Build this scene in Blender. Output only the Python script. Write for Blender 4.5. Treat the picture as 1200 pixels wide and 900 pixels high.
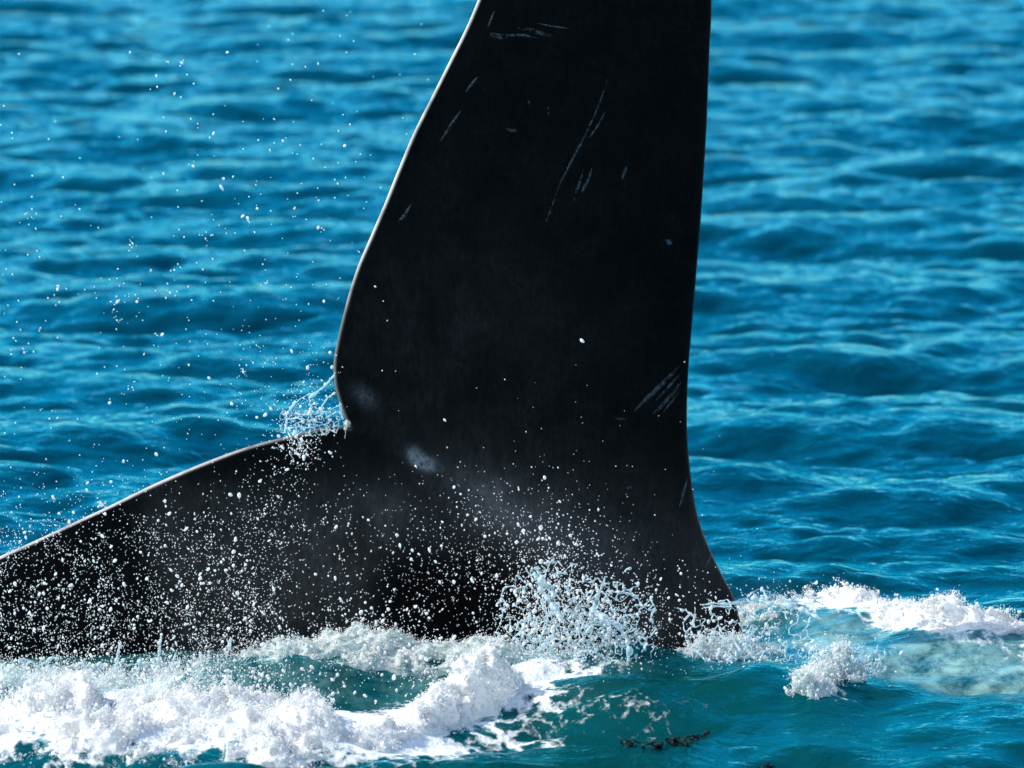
import bpy, math, random
import numpy as np

# ------------------------------------------------------------------ scene, camera, light
for o in list(bpy.data.objects):
    bpy.data.objects.remove(o, do_unlink=True)
S = bpy.context.scene
COL = S.collection
rng = np.random.default_rng(7)
random.seed(7)

CAM = np.array([0.0, -25.0, 4.2])
PITCH = math.radians(7.42)
FPX = 8670.0                                     # focal length in photo pixels (1200 wide)

cam = bpy.data.cameras.new("camera")
cam.sensor_width = 36.0
cam.lens = FPX / 1200.0 * 36.0
cam.clip_start = 0.5
cam.clip_end = 20000.0
cam.dof.use_dof = True
cam.dof.focus_distance = 25.1
cam.dof.aperture_fstop = 4.0
co = bpy.data.objects.new("camera", cam)
co.location = CAM
co.rotation_euler = (math.pi / 2 - PITCH, 0, 0)
COL.objects.link(co)
S.camera = co

SUN = np.array([-0.76, 0.045, 0.645]); SUN /= np.linalg.norm(SUN)
world = bpy.data.worlds.new("World"); S.world = world
world.use_nodes = True
wn = world.node_tree.nodes; wl = world.node_tree.links
wn.clear()
sky = wn.new("ShaderNodeTexSky"); sky.sky_type = 'NISHITA'; sky.sun_disc = False
sky.sun_elevation = math.asin(SUN[2]); sky.sun_rotation = math.atan2(SUN[0], SUN[1])
sky.air_density = 1.0; sky.dust_density = 0.9; sky.ozone_density = 1.5
bg = wn.new("ShaderNodeBackground"); bg.inputs[1].default_value = 0.15
wo = wn.new("ShaderNodeOutputWorld")
wl.new(sky.outputs[0], bg.inputs[0]); wl.new(bg.outputs[0], wo.inputs[0])

sl = bpy.data.lights.new("sun", 'SUN'); sl.energy = 3.0; sl.angle = math.radians(0.53)
sl.color = (1.0, 0.955, 0.89)
so = bpy.data.objects.new("sun", sl); COL.objects.link(so)
from mathutils import Vector
so.rotation_euler = Vector(SUN).to_track_quat('Z', 'Y').to_euler()
so.location = (-20, 5, 20)

S.view_settings.view_transform = 'Standard'
S.view_settings.look = 'None'
S.view_settings.exposure = 1.1
S.view_settings.gamma = 1.0
S.render.engine = 'CYCLES'

# ------------------------------------------------------------------ pixel helpers (photo pixels, 1200 x 900)
cp, sp = math.cos(PITCH), math.sin(PITCH)
def ray(px, py):
    u = (np.asarray(px, float) - 600.0) / FPX; v = (450.0 - np.asarray(py, float)) / FPX
    return u, cp + v * sp, -sp + v * cp          # world direction for a camera pitched down
def on_water(px, py, z=0.0):
    dx, dy, dz = ray(px, py); t = (z - CAM[2]) / dz
    return CAM[0] + dx * t, CAM[1] + dy * t
def on_depth(px, py, y=0.0):
    dx, dy, dz = ray(px, py); t = (y - CAM[1]) / dy
    return CAM[0] + dx * t, CAM[2] + dz * t      # x, z on the upright plane at depth y

# ------------------------------------------------------------------ material helper
def mat(name):
    m = bpy.data.materials.new(name); m.use_nodes = True
    m.node_tree.nodes.clear()
    return m, m.node_tree.nodes, m.node_tree.links
def node(ns, t, **kw):
    n = ns.new(t)
    for k, v in kw.items():
        if isinstance(k, str) and k.startswith('i_'):
            n.inputs[int(k[2:]) if k[2:].isdigit() else k[2:]].default_value = v
        else: setattr(n, k, v)
    return n
def math_node(ns, ls, op, a, b=None, clamp=False):
    n = ns.new('ShaderNodeMath'); n.operation = op; n.use_clamp = clamp
    for i, q in enumerate((a, b)):
        if q is None: continue
        if isinstance(q, (int, float)): n.inputs[i].default_value = q
        else: ls.new(q, n.inputs[i])
    return n.outputs[0]
def ramp(ns, ls, src, lo, hi, smooth=True):
    n = ns.new('ShaderNodeMapRange'); n.interpolation_type = 'SMOOTHSTEP' if smooth else 'LINEAR'
    n.inputs['From Min'].default_value = lo; n.inputs['From Max'].default_value = hi
    ls.new(src, n.inputs['Value']); return n.outputs['Result']
def mixc(ns, ls, fac, a, b):
    n = ns.new('ShaderNodeMix'); n.data_type = 'RGBA'
    if isinstance(fac, (int, float)): n.inputs[0].default_value = fac
    else: ls.new(fac, n.inputs[0])
    for i, q in ((6, a), (7, b)):
        if isinstance(q, tuple): n.inputs[i].default_value = q + ((1,) if len(q) == 3 else ())
        else: ls.new(q, n.inputs[i])
    return n.outputs[2]
def attr(ns, name):
    n = ns.new('ShaderNodeAttribute'); n.attribute_name = name; return n.outputs['Fac']
def coords(ns, ls, scale=(1, 1, 1), rot=(0, 0, 0)):
    g = ns.new('ShaderNodeNewGeometry'); mp = ns.new('ShaderNodeMapping')
    mp.inputs['Scale'].default_value = scale; mp.inputs['Rotation'].default_value = rot
    ls.new(g.outputs['Position'], mp.inputs['Vector']); return mp.outputs[0]
def noise(ns, ls, vec, scale, detail=4, rough=0.55, dist=0.0):
    n = ns.new('ShaderNodeTexNoise'); n.inputs['Scale'].default_value = scale
    n.inputs['Detail'].default_value = detail; n.inputs['Roughness'].default_value = rough
    n.inputs['Distortion'].default_value = dist
    ls.new(vec, n.inputs['Vector']); return n

# ---- sea
def sea_material():
    m, ns, ls = mat("sea_water")
    out = node(ns, 'ShaderNodeOutputMaterial')
    v1 = coords(ns, ls, (0.75, 1.0, 1.0), (0, 0, 0.2))
    n1 = noise(ns, ls, v1, 7.0, 5, 0.55, 0.6)
    n2 = noise(ns, ls, v1, 26.0, 5, 0.6, 0.5)
    b1 = node(ns, 'ShaderNodeBump'); b1.inputs['Strength'].default_value = 1.0; b1.inputs['Distance'].default_value = 0.020
    ls.new(n1.outputs[0], b1.inputs['Height'])
    b2 = node(ns, 'ShaderNodeBump'); b2.inputs['Strength'].default_value = 1.0; b2.inputs['Distance'].default_value = 0.0055
    ls.new(n2.outputs[0], b2.inputs['Height']); ls.new(b1.outputs[0], b2.inputs['Normal'])
    teal = attr(ns, "teal"); milk = attr(ns, "milk"); foam = attr(ns, "foam")
    c = mixc(ns, ls, teal, (0.0003, 0.026, 0.044), (0.0010, 0.040, 0.042))
    vm = coords(ns, ls, (1.0, 0.6, 1.0))
    nm = noise(ns, ls, vm, 8.0, 8, 0.72, 0.25)
    mk = math_node(ns, ls, 'MULTIPLY', milk, ramp(ns, ls, nm.outputs[0], 0.33, 0.70), True)
    c = mixc(ns, ls, mk, c, (0.25, 0.43, 0.38))
    dif = node(ns, 'ShaderNodeBsdfDiffuse'); ls.new(c, dif.inputs['Color'])
    gl = node(ns, 'ShaderNodeBsdfGlossy'); gl.inputs['Roughness'].default_value = 0.05
    ls.new(b2.outputs[0], gl.inputs['Normal']); ls.new(b1.outputs[0], dif.inputs['Normal'])
    fr = node(ns, 'ShaderNodeFresnel'); fr.inputs['IOR'].default_value = 1.33
    ls.new(b2.outputs[0], fr.inputs['Normal'])
    ls.new(mixc(ns, ls, ramp(ns, ls, fr.outputs[0], 0.65, 1.0), (0.008, 0.79, 1.0), (0.80, 0.92, 1.0)), gl.inputs['Color'])
    mx = node(ns, 'ShaderNodeMixShader'); ls.new(fr.outputs[0], mx.inputs[0])
    ls.new(dif.outputs[0], mx.inputs[1]); ls.new(gl.outputs[0], mx.inputs[2])
    # lacy foam: ragged net of cell walls at two sizes
    vf = coords(ns, ls, (1.0, 0.62, 1.0))
    nd = noise(ns, ls, vf, 11.0, 4, 0.6)
    vadd = node(ns, 'ShaderNodeMix', data_type='VECTOR'); vadd.inputs[0].default_value = 0.10
    ls.new(vf, vadd.inputs[4]); ls.new(nd.outputs['Color'], vadd.inputs[5])
    def cells(sc):
        v = node(ns, 'ShaderNodeTexVoronoi'); v.feature = 'DISTANCE_TO_EDGE'; v.inputs['Scale'].default_value = sc
        ls.new(vadd.outputs[1], v.inputs['Vector']); return v.outputs['Distance']
    e1 = ramp(ns, ls, cells(13.0), 0.0, 0.30); e2 = ramp(ns, ls, cells(31.0), 0.0, 0.40)
    nf = noise(ns, ls, vf, 22.0, 7, 0.7, 0.4)
    net = math_node(ns, ls, 'MULTIPLY', e1, 0.36)
    net = math_node(ns, ls, 'ADD', net, math_node(ns, ls, 'MULTIPLY', e2, 0.20))
    net = math_node(ns, ls, 'ADD', net, math_node(ns, ls, 'MULTIPLY', nf.outputs[0], 1.05))   # 0.3..1.3
    th = math_node(ns, ls, 'SUBTRACT', math_node(ns, ls, 'MULTIPLY', foam, 1.45), math_node(ns, ls, 'SUBTRACT', net, 0.12))
    ff = math_node(ns, ls, 'MULTIPLY', ramp(ns, ls, th, -0.08, 0.42), 0.93)
    fd = node(ns, 'ShaderNodeBsdfDiffuse'); fd.inputs['Color'].default_value = (0.80, 0.82, 0.80, 1)
    bf = node(ns, 'ShaderNodeBump'); bf.inputs['Strength'].default_value = 0.9; bf.inputs['Distance'].default_value = 0.02
    ls.new(nf.outputs[0], bf.inputs['Height']); ls.new(bf.outputs[0], fd.inputs['Normal'])
    mf = node(ns, 'ShaderNodeMixShader'); ls.new(ff, mf.inputs[0]); ls.new(mx.outputs[0], mf.inputs[1]); ls.new(fd.outputs[0], mf.inputs[2])
    ls.new(mf.outputs[0], out.inputs[0])
    return m
# ---- foam and spray
def foam_material(name, col, rough=0.5, bump=0.006, sc=60.0, clear=0.0):
    m, ns, ls = mat(name)
    out = node(ns, 'ShaderNodeOutputMaterial')
    p = node(ns, 'ShaderNodeBsdfPrincipled')
    p.inputs['Base Color'].default_value = col + (1,)
    p.inputs['Roughness'].default_value = rough
    p.inputs['IOR'].default_value = 1.33
    v = coords(ns, ls); n = noise(ns, ls, v, sc, 6, 0.65)
    b = node(ns, 'ShaderNodeBump'); b.inputs['Strength'].default_value = 0.8; b.inputs['Distance'].default_value = bump
    ls.new(n.outputs[0], b.inputs['Height']); ls.new(b.outputs[0], p.inputs['Normal'])
    tr = node(ns, 'ShaderNodeBsdfTranslucent'); tr.inputs['Color'].default_value = col + (1,)
    mx = node(ns, 'ShaderNodeMixShader'); mx.inputs[0].default_value = 0.48
    ls.new(p.outputs[0], mx.inputs[1]); ls.new(tr.outputs[0], mx.inputs[2])
    last = mx.outputs[0]
    if clear > 0:
        rf = node(ns, 'ShaderNodeBsdfTransparent'); rf.inputs[0].default_value = (0.72, 0.93, 0.95, 1)
        n2 = noise(ns, ls, v, sc * 0.55, 5, 0.7)
        m2 = node(ns, 'ShaderNodeMixShader')
        ls.new(math_node(ns, ls, 'MULTIPLY', ramp(ns, ls, n2.outputs[0], 0.36, 0.66), clear), m2.inputs[0])
        ls.new(last, m2.inputs[1]); ls.new(rf.outputs[0], m2.inputs[2]); last = m2.outputs[0]
    ls.new(last, out.inputs[0])
    return m
# ---- whale skin
def skin_material():
    m, ns, ls = mat("whale_skin")
    out = node(ns, 'ShaderNodeOutputMaterial')
    p = node(ns, 'ShaderNodeBsdfPrincipled')
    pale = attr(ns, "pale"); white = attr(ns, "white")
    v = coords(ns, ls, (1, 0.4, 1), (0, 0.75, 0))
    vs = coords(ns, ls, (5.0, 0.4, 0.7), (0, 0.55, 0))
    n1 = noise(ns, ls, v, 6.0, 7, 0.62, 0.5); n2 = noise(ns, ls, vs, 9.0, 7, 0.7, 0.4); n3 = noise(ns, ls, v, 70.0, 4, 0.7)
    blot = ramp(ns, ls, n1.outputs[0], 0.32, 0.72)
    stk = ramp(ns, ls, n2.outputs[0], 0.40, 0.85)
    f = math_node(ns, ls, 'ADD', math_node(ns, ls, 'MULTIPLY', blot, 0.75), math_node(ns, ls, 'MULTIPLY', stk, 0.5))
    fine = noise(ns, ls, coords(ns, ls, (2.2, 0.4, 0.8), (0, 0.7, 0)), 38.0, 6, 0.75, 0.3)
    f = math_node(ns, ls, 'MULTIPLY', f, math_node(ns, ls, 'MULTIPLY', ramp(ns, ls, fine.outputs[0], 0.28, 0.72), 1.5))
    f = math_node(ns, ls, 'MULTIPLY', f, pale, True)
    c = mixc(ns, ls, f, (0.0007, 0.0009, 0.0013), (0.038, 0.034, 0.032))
    speck = math_node(ns, ls, 'MULTIPLY', ramp(ns, ls, n3.outputs[0], 0.56, 0.78), 0.55)
    c = mixc(ns, ls, math_node(ns, ls, 'MULTIPLY', speck, blot), c, (0.022, 0.026, 0.030))
    sunlit_rim = attr(ns, "sunlit_rim")
    c = mixc(ns, ls, math_node(ns, ls, 'MULTIPLY', sunlit_rim, ramp(ns, ls, n1.outputs[0], 0.15, 0.6)), c, (0.46, 0.42, 0.39))  # sun's highlight along the trailing edge, put into the colour
    c = mixc(ns, ls, math_node(ns, ls, 'MULTIPLY', white, ramp(ns, ls, n3.outputs[0], 0.2, 0.7)), c, (0.15, 0.17, 0.19))
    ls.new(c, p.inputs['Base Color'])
    ls.new(ramp(ns, ls, n1.outputs[0], 0.2, 0.8), p.inputs['Roughness'])
    r = node(ns, 'ShaderNodeMapRange'); r.inputs['To Min'].default_value = 0.28; r.inputs['To Max'].default_value = 0.46
    ls.new(n1.outputs[0], r.inputs['Value']); ls.new(r.outputs[0], p.inputs['Roughness'])
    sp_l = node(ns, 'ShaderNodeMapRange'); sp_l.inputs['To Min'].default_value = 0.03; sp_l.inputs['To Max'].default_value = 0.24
    ls.new(math_node(ns, ls, 'MAXIMUM', pale, sunlit_rim), sp_l.inputs['Value']); ls.new(sp_l.outputs[0], p.inputs['Specular IOR Level'])
    b = node(ns, 'ShaderNodeBump'); b.inputs['Strength'].default_value = 0.5; b.inputs['Distance'].default_value = 0.004
    ls.new(n2.outputs[0], b.inputs['Height'])
    b3 = node(ns, 'ShaderNodeBump'); b3.inputs['Strength'].default_value = 0.5; b3.inputs['Distance'].default_value = 0.0012
    ls.new(n3.outputs[0], b3.inputs['Height']); ls.new(b.outputs[0], b3.inputs['Normal'])
    ls.new(b3.outputs[0], p.inputs['Normal'])
    ls.new(p.outputs[0], out.inputs[0])
    return m
def scar_material(name, col):
    m, ns, ls = mat(name)
    out = node(ns, 'ShaderNodeOutputMaterial')
    p = node(ns, 'ShaderNodeBsdfPrincipled'); p.inputs['Roughness'].default_value = 0.5
    p.inputs['Specular IOR Level'].default_value = 0.3
    v = coords(ns, ls, (1, 1, 1), (0, 0.6, 0)); n = noise(ns, ls, v, 90.0, 4, 0.7)
    c = mixc(ns, ls, ramp(ns, ls, n.outputs[0], 0.3, 0.7), tuple(x * 0.45 for x in col), col)
    ls.new(c, p.inputs['Base Color'])
    t = node(ns, 'ShaderNodeBsdfTransparent')
    mx = node(ns, 'ShaderNodeMixShader'); n2 = noise(ns, ls, v, 45.0, 4, 0.7)
    e = attr(ns, "edge")
    ls.new(math_node(ns, ls, 'MULTIPLY', ramp(ns, ls, n2.outputs[0], 0.34, 0.60), e), mx.inputs[0])
    ls.new(t.outputs[0], mx.inputs[1]); ls.new(p.outputs[0], mx.inputs[2]); ls.new(mx.outputs[0], out.inputs[0])
    return m

M_SEA = sea_material()
M_FOAM = foam_material("white_foam", (0.90, 0.89, 0.865), bump=0.010, sc=48.0)
M_GREY = foam_material("aerated_foam", (0.72, 0.75, 0.71), 0.35, 0.008, 42.0, 0.75)
M_LACE = foam_material("splash_lace", (0.68, 0.80, 0.83), 0.18, 0.003, 70.0, 0.45)
M_DROP = foam_material("water_spray", (0.87, 0.88, 0.87), 0.12, 0.0005, 30.0)
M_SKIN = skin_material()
M_SCAR = scar_material("scar_tissue", (0.036, 0.050, 0.062))

# ------------------------------------------------------------------ mesh helpers
def link(name, verts, faces, m, parent=None, smooth=True):
    me = bpy.data.meshes.new(name)
    verts = np.asarray(verts, np.float32); faces = np.asarray(faces, np.int32)
    k = faces.shape[1]
    me.vertices.add(len(verts)); me.vertices.foreach_set("co", verts.ravel())
    me.loops.add(faces.size); me.loops.foreach_set("vertex_index", faces.ravel())
    me.polygons.add(len(faces)); me.polygons.foreach_set("loop_start", np.arange(0, faces.size, k, dtype=np.int32))
    me.polygons.foreach_set("loop_total", np.full(len(faces), k, np.int32))
    me.polygons.foreach_set("use_smooth", np.full(len(faces), smooth, bool))
    me.update(calc_edges=True); me.validate()
    if m: me.materials.append(m)
    o = bpy.data.objects.new(name, me); COL.objects.link(o)
    if parent: o.parent = parent
    return o
def tag(o, label=None, cat=None, group=None, kind=None):
    for k, v in (('label', label), ('category', cat), ('group', group), ('kind', kind)):
        if v: o[k] = v
    return o
def add_attr(o, name, data):
    a = o.data.attributes.new(name, 'FLOAT', 'POINT'); a.data.foreach_set("value", np.asarray(data, np.float32))

def upsample(n_out, n_in, per, ph):
    """cubic B-spline interpolation matrix from a coarse lattice to n_out samples"""
    t = np.arange(n_out) / per + ph; i = np.floor(t).astype(int); f = t - i
    W = np.zeros((n_out, n_in))
    w = ((1 - f) ** 3 / 6, (3 * f ** 3 - 6 * f ** 2 + 4) / 6, (-3 * f ** 3 + 3 * f ** 2 + 3 * f + 1) / 6, f ** 3 / 6)
    for k in range(4): W[np.arange(n_out), i + k] += w[k]
    return W
def grid_noise(shape, per, r):
    """smooth random field on a grid, about -1..1; per = cells per lattice step on each axis"""
    ns_ = [int(math.ceil(s / p)) + 6 for s, p in zip(shape, per)]
    a = r.standard_normal(ns_)
    for ax in range(len(shape)):
        W = upsample(shape[ax], ns_[ax], per[ax], r.random())
        a = np.moveaxis(np.tensordot(W, a, axes=(1, ax)), 0, ax)
    return a / 0.69 ** len(shape) * 0.5
def surface_nets(F, org, h):
    """F>0 inside.  Returns verts, quads."""
    nx, ny, nz = F.shape
    s = F > 0
    cnt = np.zeros((nx - 1, ny - 1, nz - 1), np.int8)
    for a in (0, 1):
        for b in (0, 1):
            for c in (0, 1): cnt += s[a:nx - 1 + a, b:ny - 1 + b, c:nz - 1 + c]
    act = (cnt > 0) & (cnt < 8)
    idx = np.full(act.shape, -1, np.int64); I = np.argwhere(act); idx[act] = np.arange(len(I))
    acc = np.zeros((len(I), 3)); num = np.zeros(len(I))
    for ax in range(3):
        d = [0, 0, 0]; d[ax] = 1
        o2 = [q for q in range(3) if q != ax]
        for a in (0, 1):
            for b in (0, 1):
                off = np.zeros(3, int); off[o2[0]] = a; off[o2[1]] = b
                p0 = I + off; p1 = p0 + np.array(d)
                f0 = F[tuple(p0.T)]; f1 = F[tuple(p1.T)]; cr = (f0 > 0) != (f1 > 0)
                t = np.where(cr, f0 / np.where(cr, f0 - f1, 1), 0)
                acc += np.where(cr[:, None], p0 + t[:, None] * np.array(d), 0); num += cr
    V = acc / num[:, None] * np.asarray(h) + np.asarray(org)
    Q = []
    for ax in range(3):
        o1, o2 = (ax + 1) % 3, (ax + 2) % 3
        sl0 = [slice(None)] * 3; sl1 = [slice(None)] * 3
        sl0[ax] = slice(0, -1); sl1[ax] = slice(1, None)
        E = s[tuple(sl0)] != s[tuple(sl1)]
        E = E.copy(); 
        for q in (o1, o2):
            k = [slice(None)] * 3; k[q] = slice(0, 1); E[tuple(k)] = False
            k[q] = slice(E.shape[q] - 1, None); E[tuple(k)] = False
        P = np.argwhere(E)
        if not len(P): continue
        e1 = np.zeros(3, int); e1[o1] = 1; e2 = np.zeros(3, int); e2[o2] = 1
        q = np.stack([idx[tuple((P - e1 - e2).T)], idx[tuple((P - e2).T)], idx[tuple(P.T)], idx[tuple((P - e1).T)]], 1)
        ins = s[tuple(P.T)]
        q[~ins] = q[~ins][:, ::-1]
        Q.append(q)
    return V, np.concatenate(Q)
OCT_V = np.array([(1, 0, 0), (-1, 0, 0), (0, 1, 0), (0, -1, 0), (0, 0, 1), (0, 0, -1)], float)
OCT_F = np.array([(0, 2, 4), (2, 1, 4), (1, 3, 4), (3, 0, 4), (2, 0, 5), (1, 2, 5), (3, 1, 5), (0, 3, 5)])
def sub_sphere(v, f):
    v = list(map(tuple, v)); mid = {}; out = []
    def m_(a, b):
        k = (min(a, b), max(a, b))
        if k not in mid:
            p = (np.array(v[a]) + v[b]) / 2; p /= np.linalg.norm(p); v.append(tuple(p)); mid[k] = len(v) - 1
        return mid[k]
    for a, b, c in f:
        x, y, z = m_(a, b), m_(b, c), m_(c, a); out += [(a, x, z), (b, y, x), (c, z, y), (x, y, z)]
    return np.array(v), np.array(out)
SPH_V, SPH_F = sub_sphere(OCT_V, OCT_F)
SP2_V, SP2_F = sub_sphere(SPH_V, SPH_F)
def drops_mesh(P, R, el):
    """many small drops in one mesh; el = stretch along a random slanted axis"""
    n = len(P); big = R > 0.0042
    VV = []; FF = []; base = 0
    for sel, bv, bf in ((~big, OCT_V, OCT_F), (big, SPH_V, SPH_F)):
        k = int(sel.sum())
        if not k: continue
        ax = np.stack([rng.normal(0, .5, k), rng.normal(0, .5, k), np.ones(k)], 1); ax /= np.linalg.norm(ax, axis=1)[:, None]
        v = bv[None] * R[sel][:, None, None]
        d = (v * ax[:, None]).sum(2, keepdims=True)
        v = v + d * ax[:, None] * (el[sel][:, None, None] - 1) + P[sel][:, None]
        VV.append(v.reshape(-1, 3)); FF.append((bf[None] + (np.arange(k) * len(bv))[:, None, None] + base).reshape(-1, 3)); base += k * len(bv)
    return np.concatenate(VV), np.concatenate(FF)

# ------------------------------------------------------------------ sea surface
def fft_sea(L, N, lam0, spread, wind, seed, slope, cut):
    r = np.random.default_rng(seed)
    k1 = np.fft.fftfreq(N, L / N) * 2 * math.pi
    kx, ky = np.meshgrid(k1, k1, indexing='ij'); k = np.hypot(kx, ky); k[0, 0] = 1e-6
    kp = 2 * math.pi / lam0
    ang = np.arctan2(ky, kx) - wind
    A = k ** -2.05 * np.exp(-0.7 * (kp / k) ** 2) * np.exp(-(k * cut) ** 2) * (np.abs(np.cos(ang)) ** spread * np.where(np.cos(ang) > 0, 1, 0.35) + 0.05)
    A[0, 0] = 0
    H = A * (r.standard_normal((N, N)) + 1j * r.standard_normal((N, N)))
    h = np.fft.ifft2(H).real
    sx = np.fft.ifft2(1j * kx * np.fft.fft2(h)).real; sy = np.fft.ifft2(1j * ky * np.fft.fft2(h)).real
    g = slope / math.sqrt((sx ** 2 + sy ** 2).mean()); h *= g
    Hk = np.fft.fft2(h)
    dx = np.fft.ifft2(-1j * kx / k * Hk).real; dy = np.fft.ifft2(-1j * ky / k * Hk).real
    return L, N, h, dx, dy
TILES = [fft_sea(15.0, 1024, 2.1, 1.4, math.radians(-80), 3, 0.205, 0.014),
         fft_sea(37.0, 1024, 3.6, 3.0, math.radians(-105), 11, 0.050, 0.05),
         fft_sea(6.4, 512, 0.42, 1.0, math.radians(-60), 29, 0.130, 0.010)]
def sample(T, f, x, y):
    L, N = T[0], T[1]
    u = (x / L * N) % N; v = (y / L * N) % N
    i = np.floor(u).astype(int) % N; j = np.floor(v).astype(int) % N; a = u - np.floor(u); b = v - np.floor(v); i1 = (i + 1) % N; j1 = (j + 1) % N
    return f[i, j] * (1 - a) * (1 - b) + f[i1, j] * a * (1 - b) + f[i, j1] * (1 - a) * b + f[i1, j1] * a * b
def seg(x, y, a, b, w, wy=None):
    """soft ridge along a segment a-b given in water metres"""
    ax, ay = a; bx, by = b; dx, dy = bx - ax, by - ay; L2 = dx * dx + dy * dy + 1e-9
    t = np.clip(((x - ax) * dx + (y - ay) * dy) / L2, 0, 1)
    d2 = (x - ax - t * dx) ** 2 + (y - ay - t * dy) ** 2
    return np.exp(-d2 / (w * w))
def W(px, py): return on_water(px, py, 0.0)
def blob(x, y, px, py, sx, sy):
    cx, cy = W(px, py); return np.exp(-((x - cx) / sx) ** 2 - ((y - cy) / sy) ** 2)
def local_wave(x, y):
    h = 0.085 * seg(x, y, W(300, 800), W(740, 795), 0.28)
    h += 0.035 * seg(x, y, W(380, 790), W(470, 790), 0.16)
    h += 0.125 * blob(x, y, 890, 828, 0.24, 0.24) + 0.085 * blob(x, y, 740, 832, 0.22, 0.22)
    h += 0.060 * blob(x, y, 990, 815, 0.22, 0.25)
    h += 0.070 * seg(x, y, W(880, 722), W(1000, 742), 0.28) + 0.045 * seg(x, y, W(1000, 742), W(1300, 805), 0.28)
    h -= 0.060 * seg(x, y, W(-80, 778), W(280, 778), 0.26)
    h += 0.060 * seg(x, y, W(-80, 840), W(380, 850), 0.26)
    h += 0.090 * blob(x, y, 268, 940, 0.30, 0.34)
    h -= 0.03 * blob(x, y, 1000, 775, 0.35, 0.22)
    h -= 0.03 * blob(x, y, 620, 860, 0.3, 0.4)
    return h
def sea_height(x, y):
    return sum(sample(T, T[2], x, y) for T in TILES) + local_wave(x, y)

def spaced(segs):
    out = []
    for a, b, s0, s1 in segs:                     # spacing runs from s0 to s1
        p = a
        while p < b - 1e-9:
            out.append(p); t = (p - a) / (b - a); p += s0 + (s1 - s0) * t
    return np.array(out)
xs = spaced([(0, 2.3, .021, .021), (2.3, 6.0, .021, .07), (6, 30, .07, 1.5), (30, 400, 2, 40), (400, 5000, 60, 700)]); xs = np.append(xs, 5600)
xs = np.concatenate([-xs[:0:-1], xs])
yp = spaced([(0, 3.2, .020, .024), (3.2, 36, .024, .062), (36, 80, .07, .9), (80, 600, 1, 50), (600, 9000, 80, 900)]); yp = np.append(yp, 9500)
yn = spaced([(0, 3.2, .020, .020), (3.2, 12, .03, .30), (12, 60, .3, 4), (60, 3000, 5, 500)])
ys = np.concatenate([-yn[:0:-1], yp])
X, Y = np.meshgrid(xs, ys, indexing='ij')
sxp = np.gradient(xs)[:, None]; syp = np.gradient(ys)[None, :]
dxy = np.maximum(sxp, syp)
HH = np.zeros_like(X); DX = np.zeros_like(X); DY = np.zeros_like(X)
for T, lam in zip(TILES, (0.5, 2.0, 0.25)):
    fade = np.clip(1.6 - dxy / lam * 3.0, 0, 1)
    HH += sample(T, T[2], X, Y) * fade; DX += sample(T, T[3], X, Y) * fade; DY += sample(T, T[4], X, Y) * fade
near = (np.abs(X) < 4) & (np.abs(Y) < 5)
HH += np.where(near, local_wave(X, Y), 0)
V = np.stack([X + 1.0 * DX, Y + 1.0 * DY, HH], -1).reshape(-1, 3)
nx, ny = X.shape
ii = (np.arange(nx - 1)[:, None] * ny + np.arange(ny - 1)[None]).ravel()
sea = link("sea", V, np.stack([ii, ii + ny, ii + ny + 1, ii + 1], 1), M_SEA)
tag(sea, "rippled deep blue sea turning teal round the whale", "sea", kind="structure")
x, y = X.ravel(), Y.ravel()
foam = (0.95 * seg(x, y, W(-60, 868), W(340, 868), 0.40) + 0.75 * seg(x, y, W(-80, 800), W(150, 812), 0.42)
        + 0.55 * seg(x, y, W(330, 790), W(560, 785), 0.15) + 0.55 * seg(x, y, W(400, 862), W(580, 822), 0.15)
        + 0.58 * blob(x, y, 650, 790, 0.22, 0.45) + 0.42 * blob(x, y, 540, 868, 0.40, 0.40) + 0.48 * seg(x, y, W(600, 830), W(690, 800), 0.22) + 0.10 * blob(x, y, 640, 850, 0.3, 0.4)
        + 0.75 * blob(x, y, 850, 775, 0.20, 0.30) + 0.55 * blob(x, y, 965, 832, 0.12, 0.22)
        + 0.90 * seg(x, y, W(874, 708), W(1000, 729), 0.16) + 0.92 * seg(x, y, W(1000, 729), W(1110, 760), 0.21) + 0.90 * seg(x, y, W(1110, 760), W(1340, 796), 0.21)
        + 0.28 * seg(x, y, W(620, 850), W(800, 850), 0.30) + 0.35 * blob(x, y, 930, 735, 0.2, 0.5)
        - 0.62 * blob(x, y, 240, 818, 0.11, 0.26) - 0.30 * blob(x, y, 370, 822, 0.20, 0.20) + 0.30 * seg(x, y, W(200, 822), W(470, 826), 0.25) - 1.1 * blob(x, y, 265, 912, 0.24, 0.38) - 0.5 * blob(x, y, 30, 885, 0.2, 0.25))
foam *= 0.80 + 0.35 * np.sin(x * 9 + 2 * np.sin(y * 5)) * np.sin(y * 7 + 1.3 * np.sin(x * 6))
add_attr(sea, "foam", np.clip(foam, 0, 1))
near_teal = np.exp(-np.clip((y - 0.2) / 1.3, 0, None) ** 2) * np.exp(-np.clip((-1.2 - x) / 2, 0, None) ** 2) * np.exp(-np.clip((x - 0.9) / 1.2, 0, None) ** 2)
add_attr(sea, "teal", np.clip(near_teal, 0, 1) * (np.abs(y) < 6))
milk = (0.95 * seg(x, y, W(960, 772), W(1320, 812), 0.32) + 0.20 * blob(x, y, 930, 730, 0.25, 0.5) + 0.30 * seg(x, y, W(0, 800), W(560, 800), 0.4)
         + 0.55 * seg(x, y, W(0, 785), W(150, 800), 0.3))
add_attr(sea, "milk", np.clip(milk, 0, 1))

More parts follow.
